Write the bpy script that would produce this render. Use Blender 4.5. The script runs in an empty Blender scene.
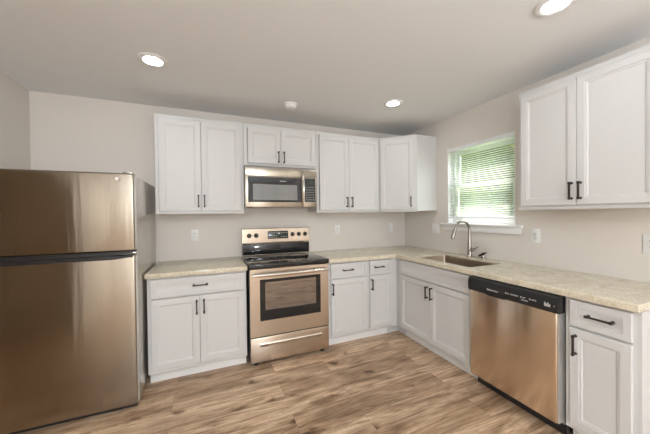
import bpy, bmesh, math, random
from mathutils import Vector, Matrix
random.seed(7)
PI = math.pi
sc = bpy.context.scene
COL = sc.collection

# ------------------------------------------------------------------ camera
cam_d = bpy.data.cameras.new('camera'); cam = bpy.data.objects.new('camera', cam_d); COL.objects.link(cam)
cam_d.sensor_fit = 'HORIZONTAL'; cam_d.sensor_width = 36.0; cam_d.lens = 36.0 * 276.24 / 650.0
cam_d.clip_start = 0.05; cam_d.clip_end = 200
_yaw, _pitch, _roll = 0.3966, -0.0112, -0.0112
_f = Vector((math.sin(_yaw)*math.cos(_pitch), math.cos(_yaw)*math.cos(_pitch), math.sin(_pitch)))
_r = Vector((math.cos(_yaw), -math.sin(_yaw), 0)); _u = _r.cross(_f)
_r2 = _r*math.cos(_roll) + _u*math.sin(_roll); _u2 = -_r*math.sin(_roll) + _u*math.cos(_roll)
M = Matrix((( _r2.x, _u2.x, -_f.x, -2.547), (_r2.y, _u2.y, -_f.y, -3.1673), (_r2.z, _u2.z, -_f.z, 1.37), (0, 0, 0, 1)))
cam.matrix_world = M
sc.camera = cam

# ------------------------------------------------------------------ world, sun, big lights, exposure
w = bpy.data.worlds.new('world'); sc.world = w; w.use_nodes = True
_bg = w.node_tree.nodes['Background']; _bg.inputs[0].default_value = (0.86, 0.93, 1.0, 1); _bg.inputs[1].default_value = 6.5
def light(name, kind, loc, rot, energy, color, **kw):
    d = bpy.data.lights.new(name, kind); d.energy = energy; d.color = color
    for k, v in kw.items(): setattr(d, k, v)
    o = bpy.data.objects.new(name, d); COL.objects.link(o); o.location = loc; o.rotation_euler = rot
    return o
light('sun', 'SUN', (6, 0, 12), (0, math.radians(28), math.radians(12)), 6.5, (1, .95, .86), angle=.01)
# the photographer's raised flash beside the camera
light('camera_flash', 'POINT', (-2.85, -3.75, 2.16), (0, 0, 0), 34, (.84, .92, 1), shadow_soft_size=.06)
# added large soft fill light, turned up to bounce off the ceiling behind the camera
light('bounce_fill', 'AREA', (-1.9, -5.1, 1.36), (math.radians(180), 0, 0), 52, (.82, .91, 1), shape='RECTANGLE', size=2.4, size_y=2.6)
# added main fill light, unseen, further back in the room
light('rear_fill', 'POINT', (-2.5, -6.1, 1.6), (0, 0, 0), 122, (.82, .91, 1), shadow_soft_size=.2)
# added fill light that brightens the hallway mirrored in the refrigerator
light('hallway_fill', 'POINT', (-4.8, -1.1, 2.2), (0, 0, 0), 7, (1, .9, .75), shadow_soft_size=.08)
sc.view_settings.view_transform = 'Standard'; sc.view_settings.look = 'None'
sc.view_settings.exposure = 0.31; sc.view_settings.gamma = 1.0
sc.view_settings.use_curve_mapping = False
LAMP_STRENGTH = 55

# ------------------------------------------------------------------ materials
def nodes(m): return m.node_tree.nodes, m.node_tree.links
def mat(name, color, rough=.5, metal=0.0, **kw):
    m = bpy.data.materials.new(name); m.use_nodes = True
    p = m.node_tree.nodes['Principled BSDF']
    p.inputs['Base Color'].default_value = (*color, 1); p.inputs['Roughness'].default_value = rough; p.inputs['Metallic'].default_value = metal
    for k, v in kw.items(): p.inputs[k].default_value = v
    return m
def coords(m):
    N, L = nodes(m)
    g = N.new('ShaderNodeNewGeometry'); return g.outputs['Position']
def mapping(m, vec, scale=(1, 1, 1), rot=(0, 0, 0), loc=(0, 0, 0)):
    N, L = nodes(m); mp = N.new('ShaderNodeMapping'); L.new(vec, mp.inputs[0])
    mp.inputs['Scale'].default_value = scale; mp.inputs['Rotation'].default_value = rot; mp.inputs['Location'].default_value = loc
    return mp.outputs[0]
def noise(m, vec, scale, detail=4, rough=.5, dist=0):
    N, L = nodes(m); n = N.new('ShaderNodeTexNoise'); L.new(vec, n.inputs['Vector'])
    n.inputs['Scale'].default_value = scale; n.inputs['Detail'].default_value = detail; n.inputs['Roughness'].default_value = rough; n.inputs['Distortion'].default_value = dist
    return n.outputs['Fac']
def ramp(m, fac, stops):
    N, L = nodes(m); r = N.new('ShaderNodeValToRGB'); L.new(fac, r.inputs[0])
    e = r.color_ramp.elements
    while len(e) > 1: e.remove(e[-1])
    e[0].position = stops[0][0]; e[0].color = (*stops[0][1], 1)
    for p, c in stops[1:]:
        k = e.new(p); k.color = (*c, 1)
    return r.outputs[0]
def mix(m, fac, a, b, mode='MIX'):
    N, L = nodes(m); x = N.new('ShaderNodeMix'); x.data_type = 'RGBA'; x.blend_type = mode
    for s, v in ((0, fac), (6, a), (7, b)):
        if hasattr(v, 'links'): L.new(v, x.inputs[s])
        elif isinstance(v, (int, float)): x.inputs[s].default_value = v
        else: x.inputs[s].default_value = (*v, 1)
    return x.outputs[2]
def bump(m, height, strength=.1, dist=.01):
    N, L = nodes(m); b = N.new('ShaderNodeBump'); L.new(height, b.inputs['Height']); b.inputs['Strength'].default_value = strength; b.inputs['Distance'].default_value = dist
    L.new(b.outputs[0], N['Principled BSDF'].inputs['Normal'])
def link_color(m, out): m.node_tree.links.new(out, m.node_tree.nodes['Principled BSDF'].inputs['Base Color'])

def paint(name, c, rough, tex=.06):
    m = mat(name, c, rough)
    bump(m, noise(m, coords(m), 160, 2), tex, .002)
    return m
WALL = paint('greige wall paint', (.72, .665, .605), .75)
CEIL = paint('ceiling paint', (.83, .83, .825), .85)
HALL = paint('dim hallway paint', (.80, .70, .58), .8)
CAB = mat('white cabinet paint', (.625, .615, .60), .48)
TRIM = mat('white trim paint', (.83, .82, .80), .4)
VINYL = mat('white window vinyl', (.85, .86, .85), .35)
PLATE = mat('white plastic plate', (.82, .81, .79), .35)
SLOT = mat('dark slot', (.12, .11, .10), .5)
BRONZE = mat('dark bronze handle', (.055, .045, .042), .38, .7)
BLACKGLASS = mat('black glass', (.012, .012, .013), .06)
BLACK = mat('black plastic', (.018, .018, .019), .3)
RUBBER = mat('black rubber', (.015, .015, .015), .7)
GREYMARK = mat('grey print', (.55, .55, .55), .5)
CHROME = mat('polished steel', (.72, .68, .63), .14, 1)
NICKEL = mat('brushed nickel', (.42, .385, .35), .27, 1)
DISPLAY = mat('dark display', (.02, .03, .025), .15)
TUBGREY = mat('galvanised tub side', (.42, .43, .42), .45, .5)

def steel(name, c, rough=.28, aniso=.75, wave=0.0, wave_scale=9):
    m = mat(name, c, rough, 1); p = m.node_tree.nodes['Principled BSDF']; N, L = nodes(m)
    p.inputs['Anisotropic'].default_value = aniso
    t = N.new('ShaderNodeCombineXYZ'); t.inputs[2].default_value = 1.0
    L.new(t.outputs[0], p.inputs['Tangent'])
    pos = coords(m)
    br = noise(m, mapping(m, pos, (6, 6, 500)), 3, 2)
    rr = N.new('ShaderNodeMapRange'); L.new(br, rr.inputs[0]); rr.inputs[3].default_value = rough*.88; rr.inputs[4].default_value = rough*1.15
    L.new(rr.outputs[0], p.inputs['Roughness'])
    if wave:
        bump(m, noise(m, mapping(m, pos, (1, 1, .06)), wave_scale, 2), wave, .02)
    return m
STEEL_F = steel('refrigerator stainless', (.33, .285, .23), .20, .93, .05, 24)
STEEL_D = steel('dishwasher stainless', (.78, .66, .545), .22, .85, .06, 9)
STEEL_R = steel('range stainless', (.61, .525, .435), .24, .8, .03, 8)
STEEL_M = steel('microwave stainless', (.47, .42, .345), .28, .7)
GREYSIDE = mat('grey painted steel side', (.60, .565, .515), .24, .7)
SINKSTEEL = steel('sink stainless', (.38, .315, .25), .30, .3)

def floor_material():
    m = mat('wood plank floor', (.4, .3, .2), .42); N, L = nodes(m); pos = coords(m)
    b = N.new('ShaderNodeTexBrick'); L.new(mapping(m, pos, loc=(.37, .05, 0)), b.inputs['Vector'])
    b.offset = .37; b.offset_frequency = 2; b.squash = 1
    b.inputs['Scale'].default_value = 1; b.inputs['Brick Width'].default_value = 1.22; b.inputs['Row Height'].default_value = .185
    b.inputs['Mortar Size'].default_value = .0011; b.inputs['Mortar Smooth'].default_value = .2; b.inputs['Bias'].default_value = 0
    b.inputs['Color1'].default_value = (0, 0, 0, 1); b.inputs['Color2'].default_value = (1, 1, 1, 1); b.inputs['Mortar'].default_value = (.5, .5, .5, 1)
    sep = N.new('ShaderNodeSeparateColor'); L.new(b.outputs['Color'], sep.inputs[0])
    # every plank gets its own slice of the grain noise
    off = N.new('ShaderNodeCombineXYZ')
    mu = N.new('ShaderNodeMath'); mu.operation = 'MULTIPLY'; L.new(sep.outputs[0], mu.inputs[0]); mu.inputs[1].default_value = 37.0
    L.new(mu.outputs[0], off.inputs[2]); L.new(mu.outputs[0], off.inputs[0])
    ad = N.new('ShaderNodeVectorMath'); L.new(pos, ad.inputs[0]); L.new(off.outputs[0], ad.inputs[1]); pv = ad.outputs[0]
    grain = noise(m, mapping(m, pv, (1.3, 15, 1)), 2.0, 9, .66, 1.6)
    blot = noise(m, mapping(m, pv, (1.1, 5.5, 1)), 1.5, 5, .6, .8)
    fine = noise(m, mapping(m, pv, (5, 90, 1)), 2.5, 4, .6)
    saw = noise(m, mapping(m, pv, (70, 6, 1)), 1.6, 3, .6)
    base = ramp(m, grain, [(.30, (.19, .105, .058)), (.43, (.43, .285, .175)), (.55, (.58, .42, .285)), (.70, (.72, .57, .42))])
    bl = ramp(m, blot, [(.30, (.42, .35, .29)), (.44, (.82, .77, .72)), (.60, (1.18, 1.18, 1.18))])
    c = mix(m, 1.0, base, bl, 'MULTIPLY')
    tone = ramp(m, sep.outputs[0], [(0, (.70, .65, .60)), (.5, (.98, .98, .98)), (1, (1.17, 1.18, 1.20))])
    c = mix(m, 1.0, c, tone, 'MULTIPLY')
    c = mix(m, .35, c, ramp(m, fine, [(.3, (.7, .66, .63)), (.6, (1.1, 1.1, 1.1))]), 'MULTIPLY')
    c = mix(m, .18, c, ramp(m, saw, [(.36, (.5, .45, .4)), (.44, (1, 1, 1))]), 'MULTIPLY')
    for sx, sy, scale, lim in ((1.0, 2.4, 2.3, .66), (1.0, 1.7, 4.4, .66)):
        wob = N.new('ShaderNodeTexNoise'); L.new(pv, wob.inputs['Vector']); wob.inputs['Scale'].default_value = 9
        sub = N.new('ShaderNodeVectorMath'); sub.operation = 'SCALE'; L.new(wob.outputs['Color'], sub.inputs[0]); sub.inputs['Scale'].default_value = .10
        av = N.new('ShaderNodeVectorMath'); L.new(pv, av.inputs[0]); L.new(sub.outputs[0], av.inputs[1])
        v = N.new('ShaderNodeTexVoronoi'); L.new(mapping(m, av.outputs[0], (sx, sy, 0)), v.inputs['Vector']); v.inputs['Scale'].default_value = scale
        k = ramp(m, v.outputs['Distance'], [(.05, (.20, .14, .10)), (.13, (.42, .34, .29)), (.21, (.84, .81, .79)), (.30, (1, 1, 1))])
        gt = N.new('ShaderNodeMath'); gt.operation = 'GREATER_THAN'; sp = N.new('ShaderNodeSeparateColor'); L.new(v.outputs['Color'], sp.inputs[0]); L.new(sp.outputs[1], gt.inputs[0]); gt.inputs[1].default_value = lim
        c = mix(m, gt.outputs[0], c, mix(m, 1.0, c, k, 'MULTIPLY'))
    sc_ = N.new('ShaderNodeMath'); sc_.operation = 'MULTIPLY'; L.new(b.outputs['Fac'], sc_.inputs[0]); sc_.inputs[1].default_value = .75
    c = mix(m, sc_.outputs[0], c, (.13, .085, .055))
    link_color(m, c); bump(m, grain, .12, .003)
    return m
FLOOR = floor_material()

def granite():
    m = mat('granite', (.6, .55, .45), .16); N, L = nodes(m); pos = coords(m)
    a = noise(m, pos, 9, 6, .65, 1.2); b = noise(m, pos, 95, 3, .6)
    c = ramp(m, a, [(.30, (.53, .465, .345)), (.5, (.655, .585, .45)), (.70, (.72, .655, .52))])
    c = mix(m, .5, c, ramp(m, b, [(.34, (.66, .63, .58)), (.5, (1, 1, 1)), (.68, (1.15, 1.15, 1.13))]), 'MULTIPLY')
    v = N.new('ShaderNodeTexVoronoi'); L.new(pos, v.inputs['Vector']); v.inputs['Scale'].default_value = 60
    c = mix(m, .45, c, ramp(m, v.outputs['Distance'], [(.08, (.45, .38, .32)), (.22, (1, 1, 1))]), 'MULTIPLY')
    link_color(m, c); return m
GRANITE = granite()

def emit(name, c, s):
    m = bpy.data.materials.new(name); m.use_nodes = True; N, L = nodes(m)
    N.remove(N['Principled BSDF']); e = N.new('ShaderNodeEmission'); e.inputs[0].default_value = (*c, 1); e.inputs[1].default_value = s
    L.new(e.outputs[0], N['Material Output'].inputs[0]); return m
LENS = emit('lit lamp lens', (.95, .97, 1), LAMP_STRENGTH)
def glass():
    m = bpy.data.materials.new('window glass'); m.use_nodes = True; N, L = nodes(m); N.remove(N['Principled BSDF'])
    t = N.new('ShaderNodeBsdfTransparent'); g = N.new('ShaderNodeBsdfGlossy'); g.inputs['Roughness'].default_value = .02
    x = N.new('ShaderNodeMixShader'); x.inputs[0].default_value = .06; L.new(t.outputs[0], x.inputs[1]); L.new(g.outputs[0], x.inputs[2])
    L.new(x.outputs[0], N['Material Output'].inputs[0]); return m
GLASS = glass()
def slat_material():
    m = mat('white blind slat', (.84, .86, .83), .45)
    m.node_tree.nodes['Principled BSDF'].inputs['Subsurface Weight'].default_value = 0
    N, L = nodes(m); tr = N.new('ShaderNodeBsdfTranslucent'); tr.inputs[0].default_value = (.8, .85, .75, 1)
    x = N.new('ShaderNodeMixShader'); x.inputs[0].default_value = .45
    L.new(N['Principled BSDF'].outputs[0], x.inputs[1]); L.new(tr.outputs[0], x.inputs[2]); L.new(x.outputs[0], N['Material Output'].inputs[0])
    return m
SLAT = slat_material()
def leaf_material(name, a, b, thin=True):
    m = mat(name, a, .5); N, L = nodes(m)
    c = mix(m, noise(m, coords(m), 3.5, 3), a, b); link_color(m, c)
    if thin:
        tr = N.new('ShaderNodeBsdfTranslucent'); L.new(c, tr.inputs[0]); x = N.new('ShaderNodeMixShader'); x.inputs[0].default_value = .5
        L.new(N['Principled BSDF'].outputs[0], x.inputs[1]); L.new(tr.outputs[0], x.inputs[2]); L.new(x.outputs[0], N['Material Output'].inputs[0])
    return m
LEAF = leaf_material('spring leaves', (.085, .125, .015), (.22, .25, .045))
LEAF_DARK = leaf_material('dark leaves', (.035, .09, .02), (.13, .21, .05))
BARK = mat('bark', (.12, .085, .06), .9)
LAWN = leaf_material('lawn', (.12, .24, .05), (.25, .36, .10), False)

# ------------------------------------------------------------------ mesh builder
class MB:
    def __init__(self): self.bm = bmesh.new(); self.mi = 0
    def m(self, i): self.mi = i; return self
    def _tag(self, faces):
        for f in faces: f.material_index = self.mi
    def box(self, x0, x1, y0, y1, z0, z1, bev=0, seg=2):
        x0, x1 = sorted((x0, x1)); y0, y1 = sorted((y0, y1)); z0, z1 = sorted((z0, z1))
        P = [(x0,y0,z0),(x1,y0,z0),(x1,y1,z0),(x0,y1,z0),(x0,y0,z1),(x1,y0,z1),(x1,y1,z1),(x0,y1,z1)]
        v = [self.bm.verts.new(p) for p in P]
        fs = [self.bm.faces.new([v[i] for i in q]) for q in ((3,2,1,0),(4,5,6,7),(0,1,5,4),(1,2,6,5),(2,3,7,6),(3,0,4,7))]
        self._tag(fs)
        if bev:
            es = list({e for f in fs for e in f.edges})
            r = bmesh.ops.bevel(self.bm, geom=es, offset=bev, segments=seg, profile=.5, affect='EDGES', clamp_overlap=True)
            self._tag(r['faces'])
        return self
    def prism(self, pts, z0, z1):
        """a plan polygon (counter-clockwise) raised from z0 to z1"""
        n = len(pts); a = [self.bm.verts.new((x, y, z0)) for x, y in pts]; b = [self.bm.verts.new((x, y, z1)) for x, y in pts]
        fs = [self.bm.faces.new(a[::-1]), self.bm.faces.new(b)] + [self.bm.faces.new((a[i], a[(i+1) % n], b[(i+1) % n], b[i])) for i in range(n)]
        self._tag(fs); return self
    def extrude_x(self, yz, x0, x1):
        """a side profile in (y, z) swept along x"""
        n = len(yz); a = [self.bm.verts.new((x0, y, z)) for y, z in yz]; b = [self.bm.verts.new((x1, y, z)) for y, z in yz]
        fs = [self.bm.faces.new(a[::-1]), self.bm.faces.new(b)] + [self.bm.faces.new((a[i], a[(i+1) % n], b[(i+1) % n], b[i])) for i in range(n)]
        self._tag(fs); bmesh.ops.recalc_face_normals(self.bm, faces=fs); return self
    def tube(self, path, r, seg=12, cap=True):
        """a round bar along path; r a number or one per point"""
        path = [Vector(p) for p in path]; n = len(path); rs = r if isinstance(r, (list, tuple)) else [r]*n
        rings = []; ref = None
        for i, p in enumerate(path):
            t = (path[min(i+1, n-1)] - path[max(i-1, 0)]).normalized()
            if ref is None: ref = Vector((0, 0, 1)) if abs(t.z) < .9 else Vector((1, 0, 0))
            a = t.cross(ref).normalized(); b = t.cross(a).normalized(); ref = (ref - t*ref.dot(t)).normalized() if (ref - t*ref.dot(t)).length > 1e-4 else ref
            rings.append([self.bm.verts.new(p + (a*math.cos(2*PI*k/seg) + b*math.sin(2*PI*k/seg))*rs[i]) for k in range(seg)])
        fs = []
        for i in range(n-1):
            for k in range(seg):
                fs.append(self.bm.faces.new((rings[i][k], rings[i+1][k], rings[i+1][(k+1) % seg], rings[i][(k+1) % seg])))
        if cap: fs += [self.bm.faces.new(rings[0]), self.bm.faces.new(rings[-1][::-1])]
        self._tag(fs); bmesh.ops.recalc_face_normals(self.bm, faces=fs); return self
    def lathe(self, prof, c, axis='z', seg=32, close=True):
        """profile of (radius, height) turned round an axis through c"""
        ax = {'x': lambda r, h, a: (h, r*math.cos(a), r*math.sin(a)), 'y': lambda r, h, a: (r*math.cos(a), h, r*math.sin(a)), 'z': lambda r, h, a: (r*math.cos(a), r*math.sin(a), h)}[axis]
        c = Vector(c); rings = []
        for r, h in prof:
            if r < 1e-6: rings.append([self.bm.verts.new(c + Vector(ax(0, h, 0)))])
            else: rings.append([self.bm.verts.new(c + Vector(ax(r, h, 2*PI*k/seg))) for k in range(seg)])
        fs = []
        for a, b in zip(rings, rings[1:]):
            for k in range(seg):
                k2 = (k+1) % seg
                q = [a[0], b[k2], b[k]] if len(a) == 1 else [a[k], a[k2], b[0]] if len(b) == 1 else [a[k], a[k2], b[k2], b[k]]
                fs.append(self.bm.faces.new(q))
        self._tag(fs); bmesh.ops.recalc_face_normals(self.bm, faces=fs); return self
    def panel(self, x0, x1, z0, z1, yf, t, fw, rec=.0095):
        """a framed door front facing -y at y=yf: flat frame, a stepped bead, a sunk field"""
        loops = []
        for ins, y in ((0, yf+t), (0, yf+.0025), (.0025, yf), (fw, yf), (fw+.0015, yf+.0045), (fw+.010, yf+.0045), (fw+.017, yf+rec)):
            loops.append([self.bm.verts.new(p) for p in ((x0+ins, y, z0+ins), (x1-ins, y, z0+ins), (x1-ins, y, z1-ins), (x0+ins, y, z1-ins))])
        fs = [self.bm.faces.new(loops[0][::-1]), self.bm.faces.new(loops[-1])]
        for a, b in zip(loops, loops[1:]):
            for k in range(4): fs.append(self.bm.faces.new((a[k], a[(k+1) % 4], b[(k+1) % 4], b[k])))
        self._tag(fs); bmesh.ops.recalc_face_normals(self.bm, faces=fs); return self
    def frame(self, x0, x1, z0, z1, y0, y1, wx, wz, wz1=None):
        """a rectangular frame of four bars standing in the xz plane"""
        wz1 = wz if wz1 is None else wz1
        self.box(x0, x0+wx, y0, y1, z0, z1); self.box(x1-wx, x1, y0, y1, z0, z1)
        self.box(x0+wx, x1-wx, y0, y1, z0, z0+wz); self.box(x0+wx, x1-wx, y0, y1, z1-wz1, z1); return self
    def move(self, mtx): bmesh.ops.transform(self.bm, matrix=mtx, verts=self.bm.verts); return self
    def build(self, name, mats, parent=None, label=None, kind=None, angle=35):
        me = bpy.data.meshes.new(name); self.bm.to_mesh(me); self.bm.free()
        for mm in (mats if isinstance(mats, (list, tuple)) else [mats]): me.materials.append(mm)
        for p in me.polygons: p.use_smooth = True
        me.set_sharp_from_angle(angle=math.radians(angle))
        o = bpy.data.objects.new(name, me); COL.objects.link(o)
        if parent is not None: o.parent = parent
        if label: o['label'] = label
        if kind: o['kind'] = kind
        return o
def tag(o, label, cat, group=None):
    o['label'] = label; o['category'] = cat
    if group: o['group'] = group
    return o
def thing(name, label, cat, loc=(0, 0, 0), rz=0.0, group=None):
    o = bpy.data.objects.new(name, None); COL.objects.link(o); o.location = loc; o.rotation_euler = (0, 0, rz)
    o.empty_display_size = .1
    return tag(o, label, cat, group)
def struct(name, mb, m, parent=None): return mb.build(name, m, parent, kind='structure' if parent is None else None)

# ------------------------------------------------------------------ the room
H, XL, YR, T = 2.454, -3.955, -6.9, .14
WY0, WY1, WZ0, WZ1 = -1.534, -.767, 1.228, 2.10         # kitchen window opening in the right wall
struct('floor', MB().box(XL-1.6, T, YR-T, T, -.05, 0), FLOOR)
struct('ceiling', MB().box(XL-1.6, T, YR-T, T, H, H+.08), CEIL)
struct('wall_back', MB().box(XL-T, T, 0, T, 0, H), WALL)
wr = MB()
for y0, y1, z0, z1 in ((YR, WY0, 0, H), (WY1, 0, 0, H), (WY0, WY1, 0, WZ0), (WY0, WY1, WZ1, H)): wr.box(0, T, y0, y1, z0, z1)
struct('wall_right', wr, WALL)
DY0, DY1, DZ = -2.77, -1.0, 2.06                           # doorway in the left wall, seen only in the refrigerator door
wl = MB()
for y0, y1, z0, z1 in ((YR, DY0, 0, H), (DY1, 0, 0, H), (DY0, DY1, DZ, H)): wl.box(XL-T, XL, y0, y1, z0, z1)
struct('wall_left', wl, WALL)
hw = MB(); hw.box(XL-1.5, XL-1.4, -3.3, -.2, 0, H); hw.box(XL-1.4, XL-T, -.3, -.2, 0, H); hw.box(XL-1.4, XL-T, -3.3, -3.2, 0, H)
struct('wall_hallway', hw, HALL)
struct('wall_rear', MB().box(XL, 0, YR-T, YR, 0, H), WALL)
struct('baseboard_left', MB().box(XL, XL+.014, YR, DY0-.01, 0, .10, .003), TRIM)
struct('baseboard_right', MB().box(-.014, 0, YR, -2.56, 0, .10, .003), TRIM)
struct('baseboard_rear', MB().box(XL+.02, -.02, YR, YR+.014, 0, .10, .003), TRIM)

# kitchen window: vinyl double-hung set back in the opening
def wframe(y0, y1, z0, z1, x0, x1, wy, wz):
    mb = MB()
    mb.box(x0, x1, y0, y0+wy, z0, z1, .003); mb.box(x0, x1, y1-wy, y1, z0, z1, .003)
    mb.box(x0, x1, y0+wy, y1-wy, z0, z0+wz, .003); mb.box(x0, x1, y0+wy, y1-wy, z1-wz, z1, .003)
    return mb
win = wframe(WY0, WY1, WZ0+.02, WZ1, .075, .135, .035, .035).build('window_1', VINYL, kind='structure')
lo_s = wframe(WY0+.035, WY1-.035, WZ0+.055, 1.69, .080, .105, .04, .045).build('lower_sash', VINYL, win)
MB().box(.090, .094, WY0+.07, WY1-.07, WZ0+.09, 1.65).build('pane', GLASS, lo_s)
up_s = wframe(WY0+.035, WY1-.035, 1.645, WZ1-.035, .107, .130, .04, .045).build('upper_sash', VINYL, win)
MB().box(.117, .121, WY0+.07, WY1-.07, 1.68, WZ1-.07).build('pane', GLASS, up_s)
jl = MB(); jl.box(.0, .075, WY1-.006, WY1, WZ0+.02, WZ1); jl.box(0, .075, WY0, WY0+.006, WZ0+.02, WZ1); jl.box(0, .075, WY0+.006, WY1-.006, WZ1-.006, WZ1)
struct('trim_1', jl, TRIM)
st = MB().box(-.042, -.001, -1.612, -.690, 1.228, 1.250, .006).box(-.001, .075, WY0, WY1, 1.228, 1.250)
struct('window_sill', st, TRIM)
ap = MB().box(-.018, -.001, -1.590, -.712, 1.166, 1.2275, .004)
struct('trim_2', ap, TRIM)

# mini blind hung inside the opening
bl = thing('window_blind', 'white horizontal mini blind with open slats, in the window over the sink', 'blind', (.0185, (WY0+WY1)/2, WZ1-.006))
_w = (WY1-WY0)/2 - .009
MB().box(-.017, .017, -_w, _w, -.036, -.001, .003).build('head_rail', VINYL, bl)
z = -.056; mb = MB(); zb = -.775
while z > zb + .012:
    tilt = .0125*math.tan(math.radians(35))
    for k in range(3):
        xa, xb = -.0102 + k*.0204/3, -.0102 + (k+1)*.0204/3
        f = lambda x: z + tilt*x/.0125 + .0016*(1-(x/.0125)**2)
        v = [mb.bm.verts.new(p) for p in ((xa, -_w, f(xa)), (xb, -_w, f(xb)), (xb, _w, f(xb)), (xa, _w, f(xa)))]
        mb.bm.faces.new(v)
    z -= .0212
bmesh.ops.remove_doubles(mb.bm, verts=mb.bm.verts, dist=1e-5)
so = mb.build('slats', SLAT, bl); sm = so.modifiers.new('thickness', 'SOLIDIFY'); sm.thickness = .0009
MB().box(-.012, .012, -_w, _w, zb-.014, zb+.002, .003).build('bottom_rail', VINYL, bl)
cd = MB()
for y in (-_w+.09, 0, _w-.09): cd.tube([(-.0135, y, -.03), (-.0135, y, zb)], .0009, 6); cd.tube([(.0135, y, -.03), (.0135, y, zb)], .0009, 6)
cd.build('ladder_cord', VINYL, bl)
MB().tube([(-.020, _w-.075, -.03), (-.021, _w-.075, -.62)], .0035, 8).build('tilt_wand', VINYL, bl)

# ------------------------------------------------------------------ outdoors beyond the window
struct('ground', MB().box(T+.02, 40, -20, 30, -.45, -.35), LAWN)
def tree(x, y, h, r, z0, n, label, cat, name, m, seed):
    rnd = random.Random(seed)
    t = thing(name, label, cat, (x, y, -.352))
    tr = MB(); tr.tube([(0, 0, 0), (.05, .02, h*.3), (-.03, .06, h*.6), (.02, .02, h*.85)], [.13, .10, .07, .03], 10)
    for k in range(5):
        a = k*1.3+seed; zz = h*(.35+.1*k)
        tr.tube([(0, .03, zz), (math.cos(a)*r*.4, math.sin(a)*r*.4, zz+.35), (math.cos(a)*r*.75, math.sin(a)*r*.75, zz+.7)], [.05, .035, .015], 7)
    tr.build('trunk', BARK, t)
    V, F = [], []
    for k in range(n):
        a, u = rnd.random()*2*PI, rnd.uniform(-1, 1); q = rnd.random()**.4; lump = .8+.25*math.sin(3*a+seed)*math.cos(4*u)
        s = math.sqrt(1-u*u); p = Vector((math.cos(a)*s*r, math.sin(a)*s*r, u*(h-z0)/2))*q*lump + Vector((0, 0, (h+z0)/2))
        d = Vector((rnd.gauss(0, 1), rnd.gauss(0, 1), rnd.gauss(0, 1))).normalized(); e = d.orthogonal().normalized(); L = rnd.uniform(.08, .15)
        i = len(V); V += [p-d*L, p+e*L*.45, p+d*L, p-e*L*.45]; F.append((i, i+1, i+2, i+3))
    me = bpy.data.meshes.new('foliage'); me.from_pydata([tuple(v) for v in V], [], F); me.materials.append(m)
    o = bpy.data.objects.new('foliage', me); COL.objects.link(o); o.parent = t
G = 'greenery outside the kitchen window'
tree(7.4, 3.8, 6.2, 1.9, .2, 12000, 'light green leafy tree outside, behind the right side of the window blind', 'tree', 'leafy_tree', LEAF, 1)
tree(9.4, 7.3, 6.6, 2.0, .2, 12000, 'light green leafy tree outside, behind the left side of the window blind', 'tree', 'leafy_tree', LEAF, 2)
tree(3.8, 1.1, 1.95, .85, .1, 4500, 'dark green bush outside, low behind the right half of the window', 'bush', 'leafy_bush', LEAF_DARK, 3)
tree(4.5, 3.0, 1.95, .95, .1, 4500, 'dark green bush outside, low behind the left half of the window', 'bush', 'leafy_bush', LEAF_DARK, 4)

# ------------------------------------------------------------------ cabinets
def handle(parent, x, z, y, vertical, length=.118):
    """bronze bar pull standing off a front at y (facing -y)"""
    mb = MB(); h = length/2
    P = (lambda s, o: (x+o, s)) if vertical else None
    for s in (-1, 1):
        cx, cz = (x, z+s*(h-.009)) if vertical else (x+s*(h-.009), z)
        mb.lathe([(.0, 0), (.0085, 0), (.0085, -.003), (.0055, -.006), (.005, -.024), (0, -.024)], (cx, y-.0005, cz), 'y', 14)
    if vertical:
        mb.box(x-.005, x+.005, y-.033, y-.023, z-h+.003, z+h-.003, .002)
        for s in (-1, 1): mb.box(x-.0068, x+.0068, y-.0345, y-.0215, z+s*(h-.009)-.0085, z+s*(h-.009)+.0085, .0025)
    else:
        mb.box(x-h+.003, x+h-.003, y-.033, y-.023, z-.005, z+.005, .002)
        for s in (-1, 1): mb.box(x+s*(h-.009)-.0085, x+s*(h-.009)+.0085, y-.0345, y-.0215, z-.0068, z+.0068, .0025)
    return mb.build('handle', BRONZE, parent, label='dark bronze bar handle')

def base_cabinet(label, loc, rz, W, drawers, doors, toe=(0, 0), group=None, end_panel=False, open_top=False):
    """origin at the wall, cabinet runs x 0..W, faces -y; drawers: (x0,x1,handle?) ; doors: (x0,x1,handle x)"""
    t = thing('base_cabinet', label, 'cabinet', loc, rz, group)
    ca = MB()
    if open_top: ca.box(.001, .019, -.588, -.004, .102, .872).box(W-.019, W-.001, -.588, -.004, .102, .872).box(.019, W-.019, -.588, -.004, .102, .12).box(.019, W-.019, -.016, -.004, .12, .872)
    else: ca.box(.001, W-.001, -.588, -.004, .102, .872)
    ca.build('carcass', CAB, t)
    ff = MB(); ff.frame(.001, W-.001, .102, .872, -.609, -.589, .035, .04, .03)
    ff.box(.036, W-.036, -.609, -.589, .69, .725)
    ff.build('face_frame', CAB, t)
    MB().box(.001+toe[0], W-.001-toe[1], -.535, -.45, .001, .101).build('toe_kick', TRIM, t)
    for x0, x1, hx in doors:
        d = MB().panel(x0, x1, .135, .700, -.630, .0205, .043).build('door', CAB, t)
        handle(d, hx, .608, -.630, True)
    for x0, x1, has in drawers:
        d = MB().panel(x0, x1, .712, .860, -.630, .0205, .032, .0085).build('drawer', CAB, t)
        if has: handle(d, has, .791, -.630, False)
    if end_panel:
        MB().box(W-.0005, W+.0125, -.609, -.004, .001, .872).build('end_panel', CAB, t)
    return t
R90 = -PI/2
X = -3.012
base_cabinet('two-door white base cabinet between the refrigerator and the range', (X, 0, 0), 0, .762, [(.027, .742, .388)],
             [(.027, .3785, .358), (.3815, .742, .414)])
X = -1.447
base_cabinet('one-door white base cabinet just right of the range', (X, 0, 0), 0, .462, [(.022, .445, .211)], [(.022, .445, .0355)])
X = -.984
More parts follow.
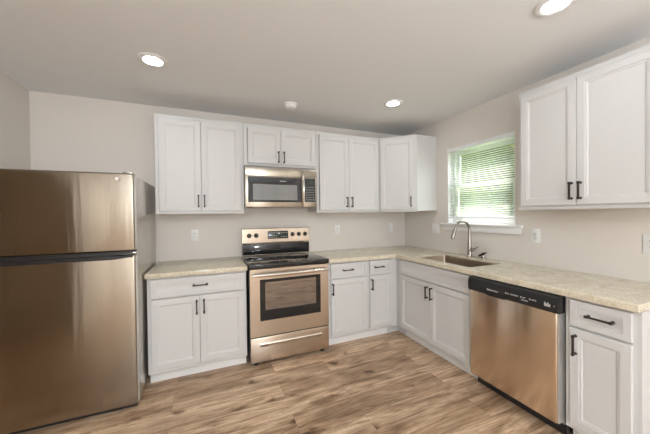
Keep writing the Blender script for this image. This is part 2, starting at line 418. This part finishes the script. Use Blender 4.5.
base_cabinet('narrowest back-wall white base cabinet, in the inside corner of the counter', (X, 0, 0), 0, .294, [(.015, .287, .127)], [(.015, .287, .0335)])
fl = MB(); fl.box(-.689, -.591, -.609, -.591, .102, .872); fl.box(-.609, -.591, -.668, -.6095, .102, .872); fl.box(-.689, -.521, -.535, -.521, .001, .101); fl.box(-.535, -.521, -.668, -.5355, .001, .101)
fo = fl.build('corner_filler', CAB); tag(fo, 'narrow white corner filler strip joining the two base cabinet runs', 'filler')
base_cabinet('two-door white base cabinet under the sink', (0, -.670, 0), R90, .918, [(.030, .902, None)], [(.030, .4675, .439), (.4705, .902, .4985)], open_top=True)
base_cabinet('one-door white base cabinet at the free end, right of the dishwasher', (0, -2.213, 0), R90, .301, [(.027, .284, .166)], [(.027, .284, .057)], end_panel=True)

# ------------------------------------------------------------------ countertops, sink, faucet
CT0, CT1 = .8745, .914
o = MB().box(-3.020, -2.242, -.648, -.001, CT0, CT1, .004).build('countertop', GRANITE)
tag(o, 'short speckled beige granite countertop left of the range', 'countertop')
SX0, SX1, SY0, SY1 = -.560, -.160, -1.520, -.868
def l_counter():
    bm = bmesh.new()
    outer = [(-1.452, -.001), (-1.452, -.648), (-.648, -.648), (-.648, -2.529), (-.001, -2.529), (-.001, -.001)]
    hole = []
    r = .020
    for cx, cy, a0 in ((SX0+r, SY0+r, PI), (SX1-r, SY0+r, 1.5*PI), (SX1-r, SY1-r, 0), (SX0+r, SY1-r, .5*PI)):
        hole += [(cx+r*math.cos(a0+k*PI/10), cy+r*math.sin(a0+k*PI/10)) for k in range(6)]
    def loop(pts): 
        v = [bm.verts.new((x, y, CT1)) for x, y in pts]
        return [bm.edges.new((v[i], v[(i+1) % len(v)])) for i in range(len(v))]
    e = loop(outer) + loop(hole)
    bmesh.ops.triangle_fill(bm, edges=e, use_beauty=True)
    for f in bm.faces:
        if f.normal.z < 0: f.normal_flip()
    ext = bmesh.ops.extrude_face_region(bm, geom=list(bm.faces))
    bmesh.ops.translate(bm, vec=(0, 0, -(CT1-CT0)), verts=[g for g in ext['geom'] if isinstance(g, bmesh.types.BMVert)])
    bmesh.ops.recalc_face_normals(bm, faces=bm.faces)
    mb = MB(); mb.bm.free(); mb.bm = bm
    return mb.build('countertop', GRANITE)
lc = l_counter(); tag(lc, 'long L-shaped speckled beige granite countertop with the sink cut into it', 'countertop')
bv = lc.modifiers.new('eased edge', 'BEVEL'); bv.width = .004; bv.segments = 2; bv.limit_method = 'ANGLE'; bv.angle_limit = math.radians(60)

sk = thing('sink', 'undermount stainless steel sink sunk in the granite counter below the window', 'sink', ((SX0+SX1)/2, (SY0+SY1)/2, .874))
def basin():
    mb = MB(); bm = mb.bm; loops = []
    hx, hy = (SX1-SX0)/2, (SY1-SY0)/2
    def rr(a, b, r, z):
        out = []
        for cx, cy, a0 in ((-a+r, -b+r, PI), (a-r, -b+r, 1.5*PI), (a-r, b-r, 0), (-a+r, b-r, .5*PI)):
            out += [bm.verts.new((cx+r*math.cos(a0+k*PI/10), cy+r*math.sin(a0+k*PI/10), z)) for k in range(6)]
        return out
    for ins, r, z in ((.0012, .020, .024), (.003, .020, .024), (.0045, .021, .015), (.006, .024, -.012), (.012, .03, -.155), (.024, .04, -.178), (.05, .05, -.185)):
        loops.append(rr(hx-ins, hy-ins, r, z))
    fs = []
    for a, b in zip(loops, loops[1:]):
        n = len(a)
        for k in range(n): fs.append(bm.faces.new((a[k], a[(k+1) % n], b[(k+1) % n], b[k])))
    fs.append(bm.faces.new(loops[-1]))
    for f in fs:
        f.normal_update()
    bmesh.ops.recalc_face_normals(bm, faces=fs)
    if fs[-1].normal.z < 0: bmesh.ops.reverse_faces(bm, faces=fs)
    return mb.build('basin', SINKSTEEL, sk, angle=50)
basin()
MB().lathe([(.045, 0), (.043, .003), (.036, .003), (.030, .0005), (0, .0005)], (.06, 0, -.1845)).build('drain', CHROME, sk)

fc = thing('faucet', 'brushed nickel gooseneck pull-down faucet behind the sink', 'faucet', (-.085, -1.125, CT1))
MB().lathe([(0, .0005), (.029, .0005), (.029, .008), (.024, .014), (.0215, .05), (.0195, .12), (.0165, .18), (0, .18)], (0, 0, 0)).build('body', NICKEL, fc)
path = [(0, 0, .16), (0, 0, .27)]; R = .092
for k in range(1, 13):
    a = k/12*math.radians(168); path.append((-R+R*math.cos(a), .012*k/12, .275+R*math.sin(a)))
MB().tube(path, [.0165, .0135]+[.0125]*12, 14).build('spout', NICKEL, fc)
e = Vector(path[-1]); d = (Vector(path[-1])-Vector(path[-2])).normalized()
hd = MB(); hd.tube([e+d*-.005, e+d*.02, e+d*.022, e+d*.06, e+d*.105], [.0128, .0135, .0155, .018, .0205], 16); hd.m(1).tube([e+d*.105, e+d*.109], [.0165, .016], 16)
hd.m(1).box(e.x-.030, e.x-.0155, e.y-.005, e.y+.005, e.z-.062, e.z-.030, .003)
hd.build('spray_head', [NICKEL, BLACK], fc)
lv = MB(); lv.tube([(0, 0, .075), (0, -.048, .075)], [.0165, .0165], 16); lv.tube([(0, -.048, .075), (0, -.053, .075)], [.0165, .012], 16); lv.tube([(0, -.04, .080), (.004, -.075, .098), (.004, -.095, .112)], [.006, .005, .0045], 8)
lv.build('lever_handle', NICKEL, fc)
sd = thing('soap_dispenser', 'small dark nickel soap dispenser on the counter right of the faucet', 'soap dispenser', (-.055, -1.255, CT1))
MB().lathe([(0, .0005), (.022, .0005), (.021, .006), (.015, .011), (.0145, .026), (.013, .030), (0, .030)], (0, 0, 0), seg=20).build('base', NICKEL, sd)
nz = MB(); nz.tube([(.004, -.012, .052), (0, .002, .040), (-.004, .020, .030), (-.010, .042, .018)], [.011, .0135, .012, .009], 12)
nz.tube([(.003, -.008, .046), (.010, -.030, .058)], [.006, .005], 8)
nz.build('nozzle', BRONZE, sd, label='dark slanted nozzle')

# ------------------------------------------------------------------ wall cabinets
def wall_cabinet(label, loc, rz, W, Hh, doors, hz, name='wall_cabinet'):
    """loc at the cabinet's lower wall corner; doors: (x0, x1, handle x)"""
    t = thing(name, label, 'cabinet', loc, rz)
    c = MB(); c.box(.001, W-.001, -.286, -.003, .012, Hh)
    c.build('carcass', CAB, t)
    MB().frame(.001, W-.001, 0, Hh, -.305, -.287, .03, .035, .045).build('face_frame', CAB, t)
    for x0, x1, hx in doors:
        d = MB().panel(x0, x1, .028, Hh-.038, -.325, .0195, .043).build('door', CAB, t)
        handle(d, hx, hz, -.325, True)
    return t
UB, UT = 1.384, 2.283
wall_cabinet('tall two-door white wall cabinet left of the microwave, above the short counter', (-2.987, 0, UB), 0, .764, UT-UB,
             [(.028, .3745, .350), (.3775, .738, .4015)], .119)
wall_cabinet('short two-door white wall cabinet directly above the microwave', (-2.222, 0, 1.864), 0, .774, UT-1.864, [(.040, .3745, .3465), (.3775, .760, .4045)], .100)
wall_cabinet('tall two-door white wall cabinet between the microwave and the corner cabinet', (-1.447, 0, UB), 0, .824, UT-UB,
             [(.034, .3965, .3655), (.3995, .798, .4305)], .119)
wall_cabinet('large two-door white wall cabinet right of the window', (0, -1.757, UB), R90, .764, UT-UB, [(.024, .372, .349), (.375, .742, .398)], .121)
# diagonal corner cabinet
cc = thing('corner_wall_cabinet', 'white wall cabinet set diagonally in the corner, one door', 'cabinet', (0, 0, UB))
A, B = Vector((-.621, -.305)), Vector((-.305, -.606))
MB().prism([(-.004, -.004), (-.621, -.004), (-.621, -.303), (-.303, -.606), (-.004, -.606)][::1], .012, UT-UB).build('carcass', CAB, cc)
dv = (B-A); Ld = dv.length; ang = math.atan2(dv.y, dv.x)
mt = Matrix.Translation((A.x, A.y, 0)) @ Matrix.Rotation(ang, 4, 'Z')
MB().frame(.004, Ld-.002, 0, UT-UB, -.004, .014, .03, .035, .045).move(mt).build('face_frame', CAB, cc)
dd = MB().panel(.018, Ld-.034, .028, UT-UB-.038, -.024, .0195, .043).move(mt).build('door', CAB, cc)
h = handle(dd, Ld-.066, .119, -.024, True); h.data.transform(mt)

# ------------------------------------------------------------------ refrigerator
fx0, fx1 = -3.785, -3.030
fr = thing('refrigerator', 'stainless top-freezer refrigerator in the left corner', 'refrigerator', ((fx0+fx1)/2, -.45, 0))
def at(o, mb): return mb.move(Matrix.Translation(-Vector(o.location)))
at(fr, MB().box(fx0+.004, fx1-.004, -.795, -.035, .028, 1.655, .006)).build('body', GREYSIDE, fr, label='grey metal cabinet of the refrigerator')
def fdoor(name, z0, z1):
    mb = MB(); mb.box(fx0, fx1, -.869, -.803, z0, z1, .011, 4)
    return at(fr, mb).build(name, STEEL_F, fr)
fz = fdoor('freezer_door', 1.128, 1.668)
fd = fdoor('fresh_food_door', .045, 1.098)
at(fr, MB().box(fx1-.001, fx1+.0012, -.858, -.806, 1.134, 1.662, .0008)).build('edge_highlight', mat('door edge highlight', (.70, .68, .65), .3, .3), fz, label='light grey painted highlight on the door edge')  # pale strip painting the light caught by the rounded door edge
at(fr, MB().box(fx1-.001, fx1+.0012, -.858, -.806, .051, 1.092, .0008)).build('edge_highlight', bpy.data.materials['door edge highlight'], fd, label='light grey painted highlight on the door edge')  # same painted highlight along the lower door
def grip(name, zt, zb, parent, up):
    # black pocket along the meeting edge of the doors, tapering towards the hinge side
    mb = MB(); n = 14; top, bot = [], []
    xs_ = [fx0+.03+(fx1-.012-fx0-.03)*k/n for k in range(n+1)]
    for x in xs_:
        s = min(1, (fx1-.010-x)/.12); s = s*s*(3-2*s); 
        top.append(x); bot.append(zb+(zt-.012-zb)*(1-s))
    V = []
    for x, b in zip(top, bot):
        V.append([mb.bm.verts.new(p) for p in ((x, -.8715, zt), (x, -.8715, b), (x, -.862, b), (x, -.862, zt))])
    for a, b in zip(V, V[1:]):
        for k in range(4): mb.bm.faces.new((a[k], a[(k+1) % 4], b[(k+1) % 4], b[k]))
    mb.bm.faces.new(V[0]); mb.bm.faces.new(V[-1][::-1]); bmesh.ops.recalc_face_normals(mb.bm, faces=mb.bm.faces)
    return at(fr, mb).build(name, BLACK, parent, label='black pocket handle')
grip('handle', 1.1265, 1.100, fz, True).location = (0, 0, 0)
grip('handle', 1.0965, 1.072, fd, False)
at(fr, MB().box(fx0+.02, fx1-.006, -.80, -.79, 1.0975, 1.1285)).build('gasket', RUBBER, fr)
em = MB().lathe([(0, -.0015), (.011, -.0015), (.0135, -.002), (.0145, -.001), (.0145, 0)], (-3.121, -.869, 1.625), 'y', 24)
em.m(1).tube([(-3.126+.004*math.cos(a), -.8712, 1.6255+.005*math.sin(a)) for a in [.6+k*.5 for k in range(10)]], .0008, 6)
em.m(1).tube([(-3.117, -.8712, 1.631), (-3.1205, -.8712, 1.6305), (-3.1195, -.8712, 1.6255), (-3.121, -.8712, 1.6205), (-3.116, -.8712, 1.621)], .0008, 6)
at(fr, em).build('emblem', [NICKEL, GREYMARK], fz, label='small round silver emblem')
at(fr, MB().box(fx1-.07, fx1-.012, -.845, -.76, 1.669, 1.680, .004)).build('hinge_cover', GREYSIDE, fr)
at(fr, MB().box(fx1-.05, fx1+.001, -.86, -.78, 1.1085, 1.1175, .002)).build('middle_hinge', CHROME, fr)
at(fr, MB().box(fx0+.01, fx1-.01, -.83, -.79, .012, .042, .003)).build('kick_grille', BLACK, fr)
for sx in (fx0+.05, fx1-.05):
    for sy in (-.76, -.1): at(fr, MB().lathe([(0, .001), (.018, .001), (.018, .030), (0, .030)], (sx, sy, 0), seg=16)).build('foot', RUBBER, fr)

# ------------------------------------------------------------------ range
rx0, rx1 = -2.231, -1.463
rg = thing('electric_range', 'stainless freestanding electric range with black glass cooktop', 'range', ((rx0+rx1)/2, -.33, 0))
ob = MB()
ob.box(rx0+.003, -2.14, -.632, -.03, .035, .883).box(-1.555, rx1-.003, -.632, -.03, .035, .883).box(-2.14, -1.555, -.632, -.03, .035, .39).box(-2.14, -1.555, -.632, -.03, .81, .883).box(-2.14, -1.555, -.15, -.03, .39, .81)
at(rg, ob).build('body', mat('dark grey range body', (.10, .095, .09), .4, .3), rg)
for rz_ in (.535, .655):
    rk = MB()
    for y in (-.60, -.52, -.36, -.20): rk.tube([(-2.135, y, rz_), (-1.56, y, rz_)], .0032, 8)
    for k in range(13): rk.tube([(-2.11+k*.0435, -.60, rz_+.004), (-2.11+k*.0435, -.18, rz_+.004)], .0022, 6)
    at(rg, rk).build('oven_rack', CHROME, rg)
ck = at(rg, MB().box(rx0-.003, rx1+.003, -.664, -.095, .884, .9255, .007, 3)).build('cooktop', BLACKGLASS, rg, label='black glass cooktop')
RING = mat('grey burner print', (.07, .07, .07), .25)
for cx, cy, r in ((-2.04, -.50, .105), (-1.66, -.50, .085), (-2.04, -.24, .075), (-1.66, -.24, .105)):
    at(rg, MB().lathe([(r, .9256), (r, .9259), (r-.005, .9259), (r-.005, .9256)], (cx, cy, 0), seg=48)).build('burner_ring', RING, ck)
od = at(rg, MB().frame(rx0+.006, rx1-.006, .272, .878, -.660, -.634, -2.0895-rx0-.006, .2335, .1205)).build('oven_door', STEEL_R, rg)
at(rg, MB().frame(-2.138, -1.553, .411, .784, -.6625, -.655, .048, .094, .026)).build('window_surround', BLACKGLASS, od, label='black glass border of the oven window')
def oven_glass():
    m = bpy.data.materials.new('oven window glass'); m.use_nodes = True; N, L = nodes(m); N.remove(N['Principled BSDF'])
    t = N.new('ShaderNodeBsdfTransparent'); t.inputs[0].default_value = (.62, .52, .44, 1); g = N.new('ShaderNodeBsdfGlossy'); g.inputs['Roughness'].default_value = .04
    x = N.new('ShaderNodeMixShader'); x.inputs[0].default_value = .30; L.new(t.outputs[0], x.inputs[1]); L.new(g.outputs[0], x.inputs[2])
    L.new(x.outputs[0], N['Material Output'].inputs[0]); return m
OVENGLASS = oven_glass()
at(rg, MB().box(-2.0895, -1.6015, -.6590, -.655, .5055, .7575)).build('window', OVENGLASS, od)
hb = MB(); hb.tube([(rx0+.022, -.701, .832), (rx0+.2, -.709, .832), ((rx0+rx1)/2, -.712, .832), (rx1-.2, -.709, .832), (rx1-.022, -.701, .832)], [.014, .016, .0165, .016, .014], 16)
for x in (rx0+.035, rx1-.035): hb.box(x-.014, x+.014, -.703, -.6605, .820, .844, .004)
at(rg, hb).build('handle', CHROME, od)
dw_ = at(rg, MB().box(rx0+.006, rx1-.006, -.660, -.634, .040, .262, .005, 3)).build('storage_drawer', STEEL_R, rg)
hl = MB().extrude_x([(-.6605, .176), (-.6605, .207), (-.673, .207), (-.675, .203), (-.665, .180)], -2.144, -1.548)
at(rg, hl).build('handle', CHROME, dw_, label='bright steel drawer pull')
bg = MB(); bg.extrude_x([(-.036, 1.217), (-.036, .927), (-.092, .927), (-.092, 1.045), (-.098, 1.055), (-.098, 1.068), (-.086, 1.212), (-.080, 1.217)], rx0+.004, rx1-.004)
bk = at(rg, bg).build('control_panel', STEEL_R, rg)
at(rg, MB().box(rx0+.006, rx1-.006, -.0955, -.0925, .932, 1.042, .001)).build('glass_strip', BLACKGLASS, bk, label='black glass strip')
tl = math.atan2(.012, .144); yk = lambda z_: -.098+(z_-1.068)*.012/.144
dp = MB().box(-1.952, -1.720, -.0035, .001, 1.099, 1.184, .001)
dp.m(1)
for k in range(4): dp.box(-1.940+k*.026, -1.924+k*.026, -.0042, -.0034, 1.110, 1.114); dp.box(-1.940+k*.026, -1.924+k*.026, -.0042, -.0034, 1.130, 1.134); dp.box(-1.940+k*.026, -1.924+k*.026, -.0042, -.0034, 1.162, 1.166)
for k in range(3): dp.box(-1.800+k*.026, -1.786+k*.026, -.0042, -.0034, 1.118, 1.123); dp.box(-1.800+k*.026, -1.786+k*.026, -.0042, -.0034, 1.160, 1.165)
dp.box(-1.838, -1.812, -.0042, -.0034, 1.150, 1.166)
for v in dp.bm.verts: v.co.y += yk(v.co.z)
at(rg, dp).build('clock_display', [DISPLAY, GREYMARK], bk, label='dark clock display with rows of keys')
for x in (-2.152, -2.077, -1.666, -1.591, -1.515):
    kb = MB().lathe([(0, .002), (.025, .002), (.024, -.006), (.019, -.010), (.0175, -.026), (.015, -.029), (0, -.029)], (x, yk(1.141), 1.141), 'y', 24)
    kb.box(x-.0035, x+.0035, yk(1.141)-.034, yk(1.141)-.026, 1.122, 1.160, .002)
    kb.m(1).box(x-.0012, x+.0012, yk(1.141)-.0348, yk(1.141)-.0338, 1.142, 1.158)
    at(rg, kb).build('knob', [BLACK, GREYMARK], bk, label='black burner knob')
for sx in (rx0+.06, rx1-.06):
    for sy in (-.60, -.08): at(rg, MB().lathe([(0, .001), (.020, .001), (.020, .012), (.009, .014), (.009, .036), (0, .036)], (sx, sy, 0), seg=16)).build('foot', RUBBER, rg)

# ------------------------------------------------------------------ microwave
mx0, mx1, mz0, mz1 = -2.2215, -1.4785, 1.446, 1.862
mw = thing('microwave', 'stainless over-the-range microwave with black glass door', 'microwave', ((mx0+mx1)/2, -.2, mz0))
at(mw, MB().box(mx0+.002, mx1-.002, -.362, -.004, mz0+.004, mz1, .002)).build('body', mat('microwave case', (.30, .28, .26), .4, .5), mw)
at(mw, MB().box(mx0, mx1, -.398, -.364, 1.752, 1.838, .004)).build('vent_panel', STEEL_M, mw)
md = MB().box(mx0, -1.628, -.398, -.364, mz0, 1.7505, .004)
mdo = at(mw, md).build('door', STEEL_M, mw)
at(mw, MB().frame(-2.196, -1.650, 1.494, 1.744, -.4005, -.396, .047, .022, .072)).build('window_surround', BLACKGLASS, mdo, label='black glass border of the door window')
def mesh_glass():
    m = mat('perforated screen glass', (.2, .2, .2), .18); N, L = nodes(m)
    c = N.new('ShaderNodeTexChecker'); L.new(coords(m), c.inputs['Vector']); c.inputs['Scale'].default_value = 260
    c.inputs['Color1'].default_value = (.30, .30, .29, 1); c.inputs['Color2'].default_value = (.16, .16, .155, 1); link_color(m, c.outputs[0])
    return m
at(mw, MB().box(-2.1485, -1.6975, -.3995, -.396, 1.5165, 1.6715)).build('window', mesh_glass(), mdo, label='grey perforated window')
lg = MB()
for k in range(9): lg.box(-1.879+k*.0077, -1.874+k*.0077, -.4012, -.4004, 1.703, 1.703+(.011 if k in (0, 4) else .008))
at(mw, lg).build('logo', GREYMARK, mdo, label='tiny grey lettering')
hp = [(-1.640, -.402, 1.462), (-1.640, -.418, 1.49)] + [(-1.640, -.430-.014*math.sin(PI*k/8), 1.53+k*.026) for k in range(9)] + [(-1.640, -.418, 1.778), (-1.640, -.402, 1.806)]
hm = MB().tube(hp, .0115, 14)
at(mw, hm).build('handle', CHROME, mdo, label='curved vertical steel handle')
cp = at(mw, MB().box(-1.6265, mx1, -.398, -.364, mz0, 1.7505, .004)).build('control_panel', STEEL_M, mw)
at(mw, MB().box(-1.615, -1.500, -.4005, -.396, 1.498, 1.744)).build('keypad', BLACKGLASS, cp, label='black keypad')
bt = MB()
for i in range(6):
    for j in range(4): bt.box(-1.603+j*.025, -1.589+j*.025, -.4012, -.4004, 1.516+i*.026, 1.526+i*.026)
bt.m(1).box(-1.600, -1.515, -.4012, -.4004, 1.690, 1.728)
at(mw, bt).build('buttons', [mat('dim keypad print', (.22, .22, .22), .5), DISPLAY], cp)
gr = MB()
for k in range(2): gr.box(mx0+.08+k*.33, mx0+.33+k*.33, -.30, -.12, mz0-.001, mz0+.0045)
at(mw, gr).build('grease_filter', mat('grey filter mesh', (.3, .3, .3), .4, .8), mw)

# ------------------------------------------------------------------ dishwasher (local: x along the run, faces -y, turned to the right wall)
dwr = thing('dishwasher', 'stainless dishwasher with black control panel, in the right-hand run of cabinets', 'dishwasher', (0, -1.596, 0), R90)
W = .630
MB().box(.008, W-.024, -.600, -.02, .090, .868).build('tub', TUBGREY, dwr)
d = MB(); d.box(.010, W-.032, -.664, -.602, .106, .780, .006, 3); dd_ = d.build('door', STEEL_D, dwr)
c = MB(); c.extrude_x([(-.600, .764), (-.600, .868), (-.652, .868), (-.668, .858), (-.676, .835), (-.676, .785), (-.670, .766), (-.665, .764)], .004, W-.021)
cpo = c.build('control_panel', BLACK, dwr, label='black control panel')
MB().box(.16, .30, -.681, -.675, .762, .772, .002).build('pocket_handle', RUBBER, cpo)
tx = MB()
for k in range(8): tx.box(.165+k*.0105, .172+k*.0105, -.6772, -.6758, .800, .800+(.011 if k == 0 else .0085))
tx.build('brand_lettering', GREYMARK, cpo, label='small light grey lettering')
tx = MB(); x = .30
for n, g in ((3, .012), (6, .012), (4, .02), (5, .02)):
    for k in range(n): tx.box(x, x+.006, -.6772, -.6758, .808+(.004 if k % 2 else 0), .815+(.002 if k % 3 == 0 else 0)); x += .0085
    x += g
for k in range(5): tx.box(.405+k*.0085, .411+k*.0085, -.6772, -.6758, .793, .799)
tx.build('button_lettering', GREYMARK, cpo, label='small light grey lettering')
tx = MB()
for k in range(4): tx.box(.540+k*.0085, .5465+k*.0085, -.6772, -.6758, .797, .822-(k % 2)*.008)
tx.box(.590, .596, -.6772, -.6758, .806, .811)
tx.build('start_button_lettering', GREYMARK, cpo, label='small light grey lettering')
MB().box(.006, W-.024, -.575, -.55, .012, .089).build('toe_kick', BLACK, dwr, label='black toe kick')
for fx in (.04, W-.05): MB().lathe([(0, .001), (.017, .001), (.017, .012), (.006, .013), (.006, .092), (0, .092)], (fx, -.53, 0), seg=14).build('foot', RUBBER, dwr)
MB().box(W-.0315, W-.0275, -.652, -.602, .106, .762).build('door_edge', mat('bare door edge', (.62, .60, .57), .35, .6), dd_)

# ------------------------------------------------------------------ outlets and switch
def plate(label, loc, rz, kind, cat):
    t = thing('light_switch' if kind == 'switch' else 'wall_outlet', label, cat, loc, rz)
    wd = .116 if kind == 'switch' else .072
    MB().box(-wd/2, wd/2, -.0065, -.0005, -.059, .059, .0025).build('cover_plate', PLATE, t)
    if kind == 'switch':
        for x in (-.023, .023): MB().box(x-.0165, x+.0165, -.0095, -.0060, -.033, .033, .0015).build('rocker', PLATE, t)
    else:
        for z in (-.0195, .0195):
            r = MB().box(-.0165, .0165, -.0085, -.0060, z-.0145, z+.0145, .004)
            ro = r.build('receptacle', PLATE, t)
            MB().box(-.0075, -.0052, -.0089, -.0082, z-.004, z+.006).box(.0052, .0075, -.0089, -.0082, z-.003, z+.005).lathe([(0, -.0089), (.0028, -.0089), (.0028, -.0082)], (0, 0, z-.0085), 'y', 10).build('slots', SLOT, ro)
        MB().lathe([(0, -.0078), (.003, -.0074), (.0034, -.006)], (0, 0, 0), 'y', 10).build('screw', CHROME, t)
    return t
plate('white outlet on the back wall above the short counter left of the range', (-2.688, 0, 1.165), 0, 'outlet', 'outlet')
plate('white outlet on the back wall just right of the range', (-1.055, 0, 1.168), 0, 'outlet', 'outlet')
plate('white outlet on the back wall nearest the corner', (-.243, 0, 1.172), 0, 'outlet', 'outlet')
plate('white double switch plate on the right wall left of the window', (0, -.580, 1.178), R90, 'switch', 'switch')
plate('white outlet on the right wall just right of the window', (0, -1.704, 1.165), R90, 'outlet', 'outlet')
plate('white outlet at the right edge of the picture, under the large wall cabinet', (0, -2.366, 1.157), R90, 'outlet', 'outlet')

# ------------------------------------------------------------------ ceiling lights and smoke detector
def downlight(x, y, label):
    t = thing('recessed_light', label, 'ceiling light', (x, y, H))
    MB().lathe([(.092, -.0005), (.092, -.005), (.086, -.009), (.066, -.011), (.0585, -.007), (.0585, -.0005)], (0, 0, 0), seg=40).build('trim_ring', TRIM, t)
    MB().lathe([(0, -.0065), (.058, -.0060), (.058, -.0035), (0, -.0035)], (0, 0, 0), seg=40).build('lens', LENS, t, label='glowing lens')
downlight(-2.893, -.925, 'lit recessed ceiling light above the refrigerator side, left in the picture')
downlight(-.863, -.911, 'lit recessed ceiling light near the back right corner, smallest in the picture')
downlight(-.862, -2.295, 'lit recessed ceiling light at the top edge, nearest the large right wall cabinet')
sm_ = thing('smoke_detector', 'round white smoke detector on the ceiling in front of the microwave cabinet', 'smoke detector', (-1.792, -.520, H))
MB().lathe([(0, -.0005), (.066, -.0005), (.066, -.010), (.060, -.014), (0, -.014)], (0, 0, 0), seg=40).build('mounting_base', PLATE, sm_)
MB().lathe([(.054, -.0142), (.054, -.032), (.046, -.041), (.030, -.045), (0, -.045)], (0, 0, 0), seg=40).build('cover', PLATE, sm_)
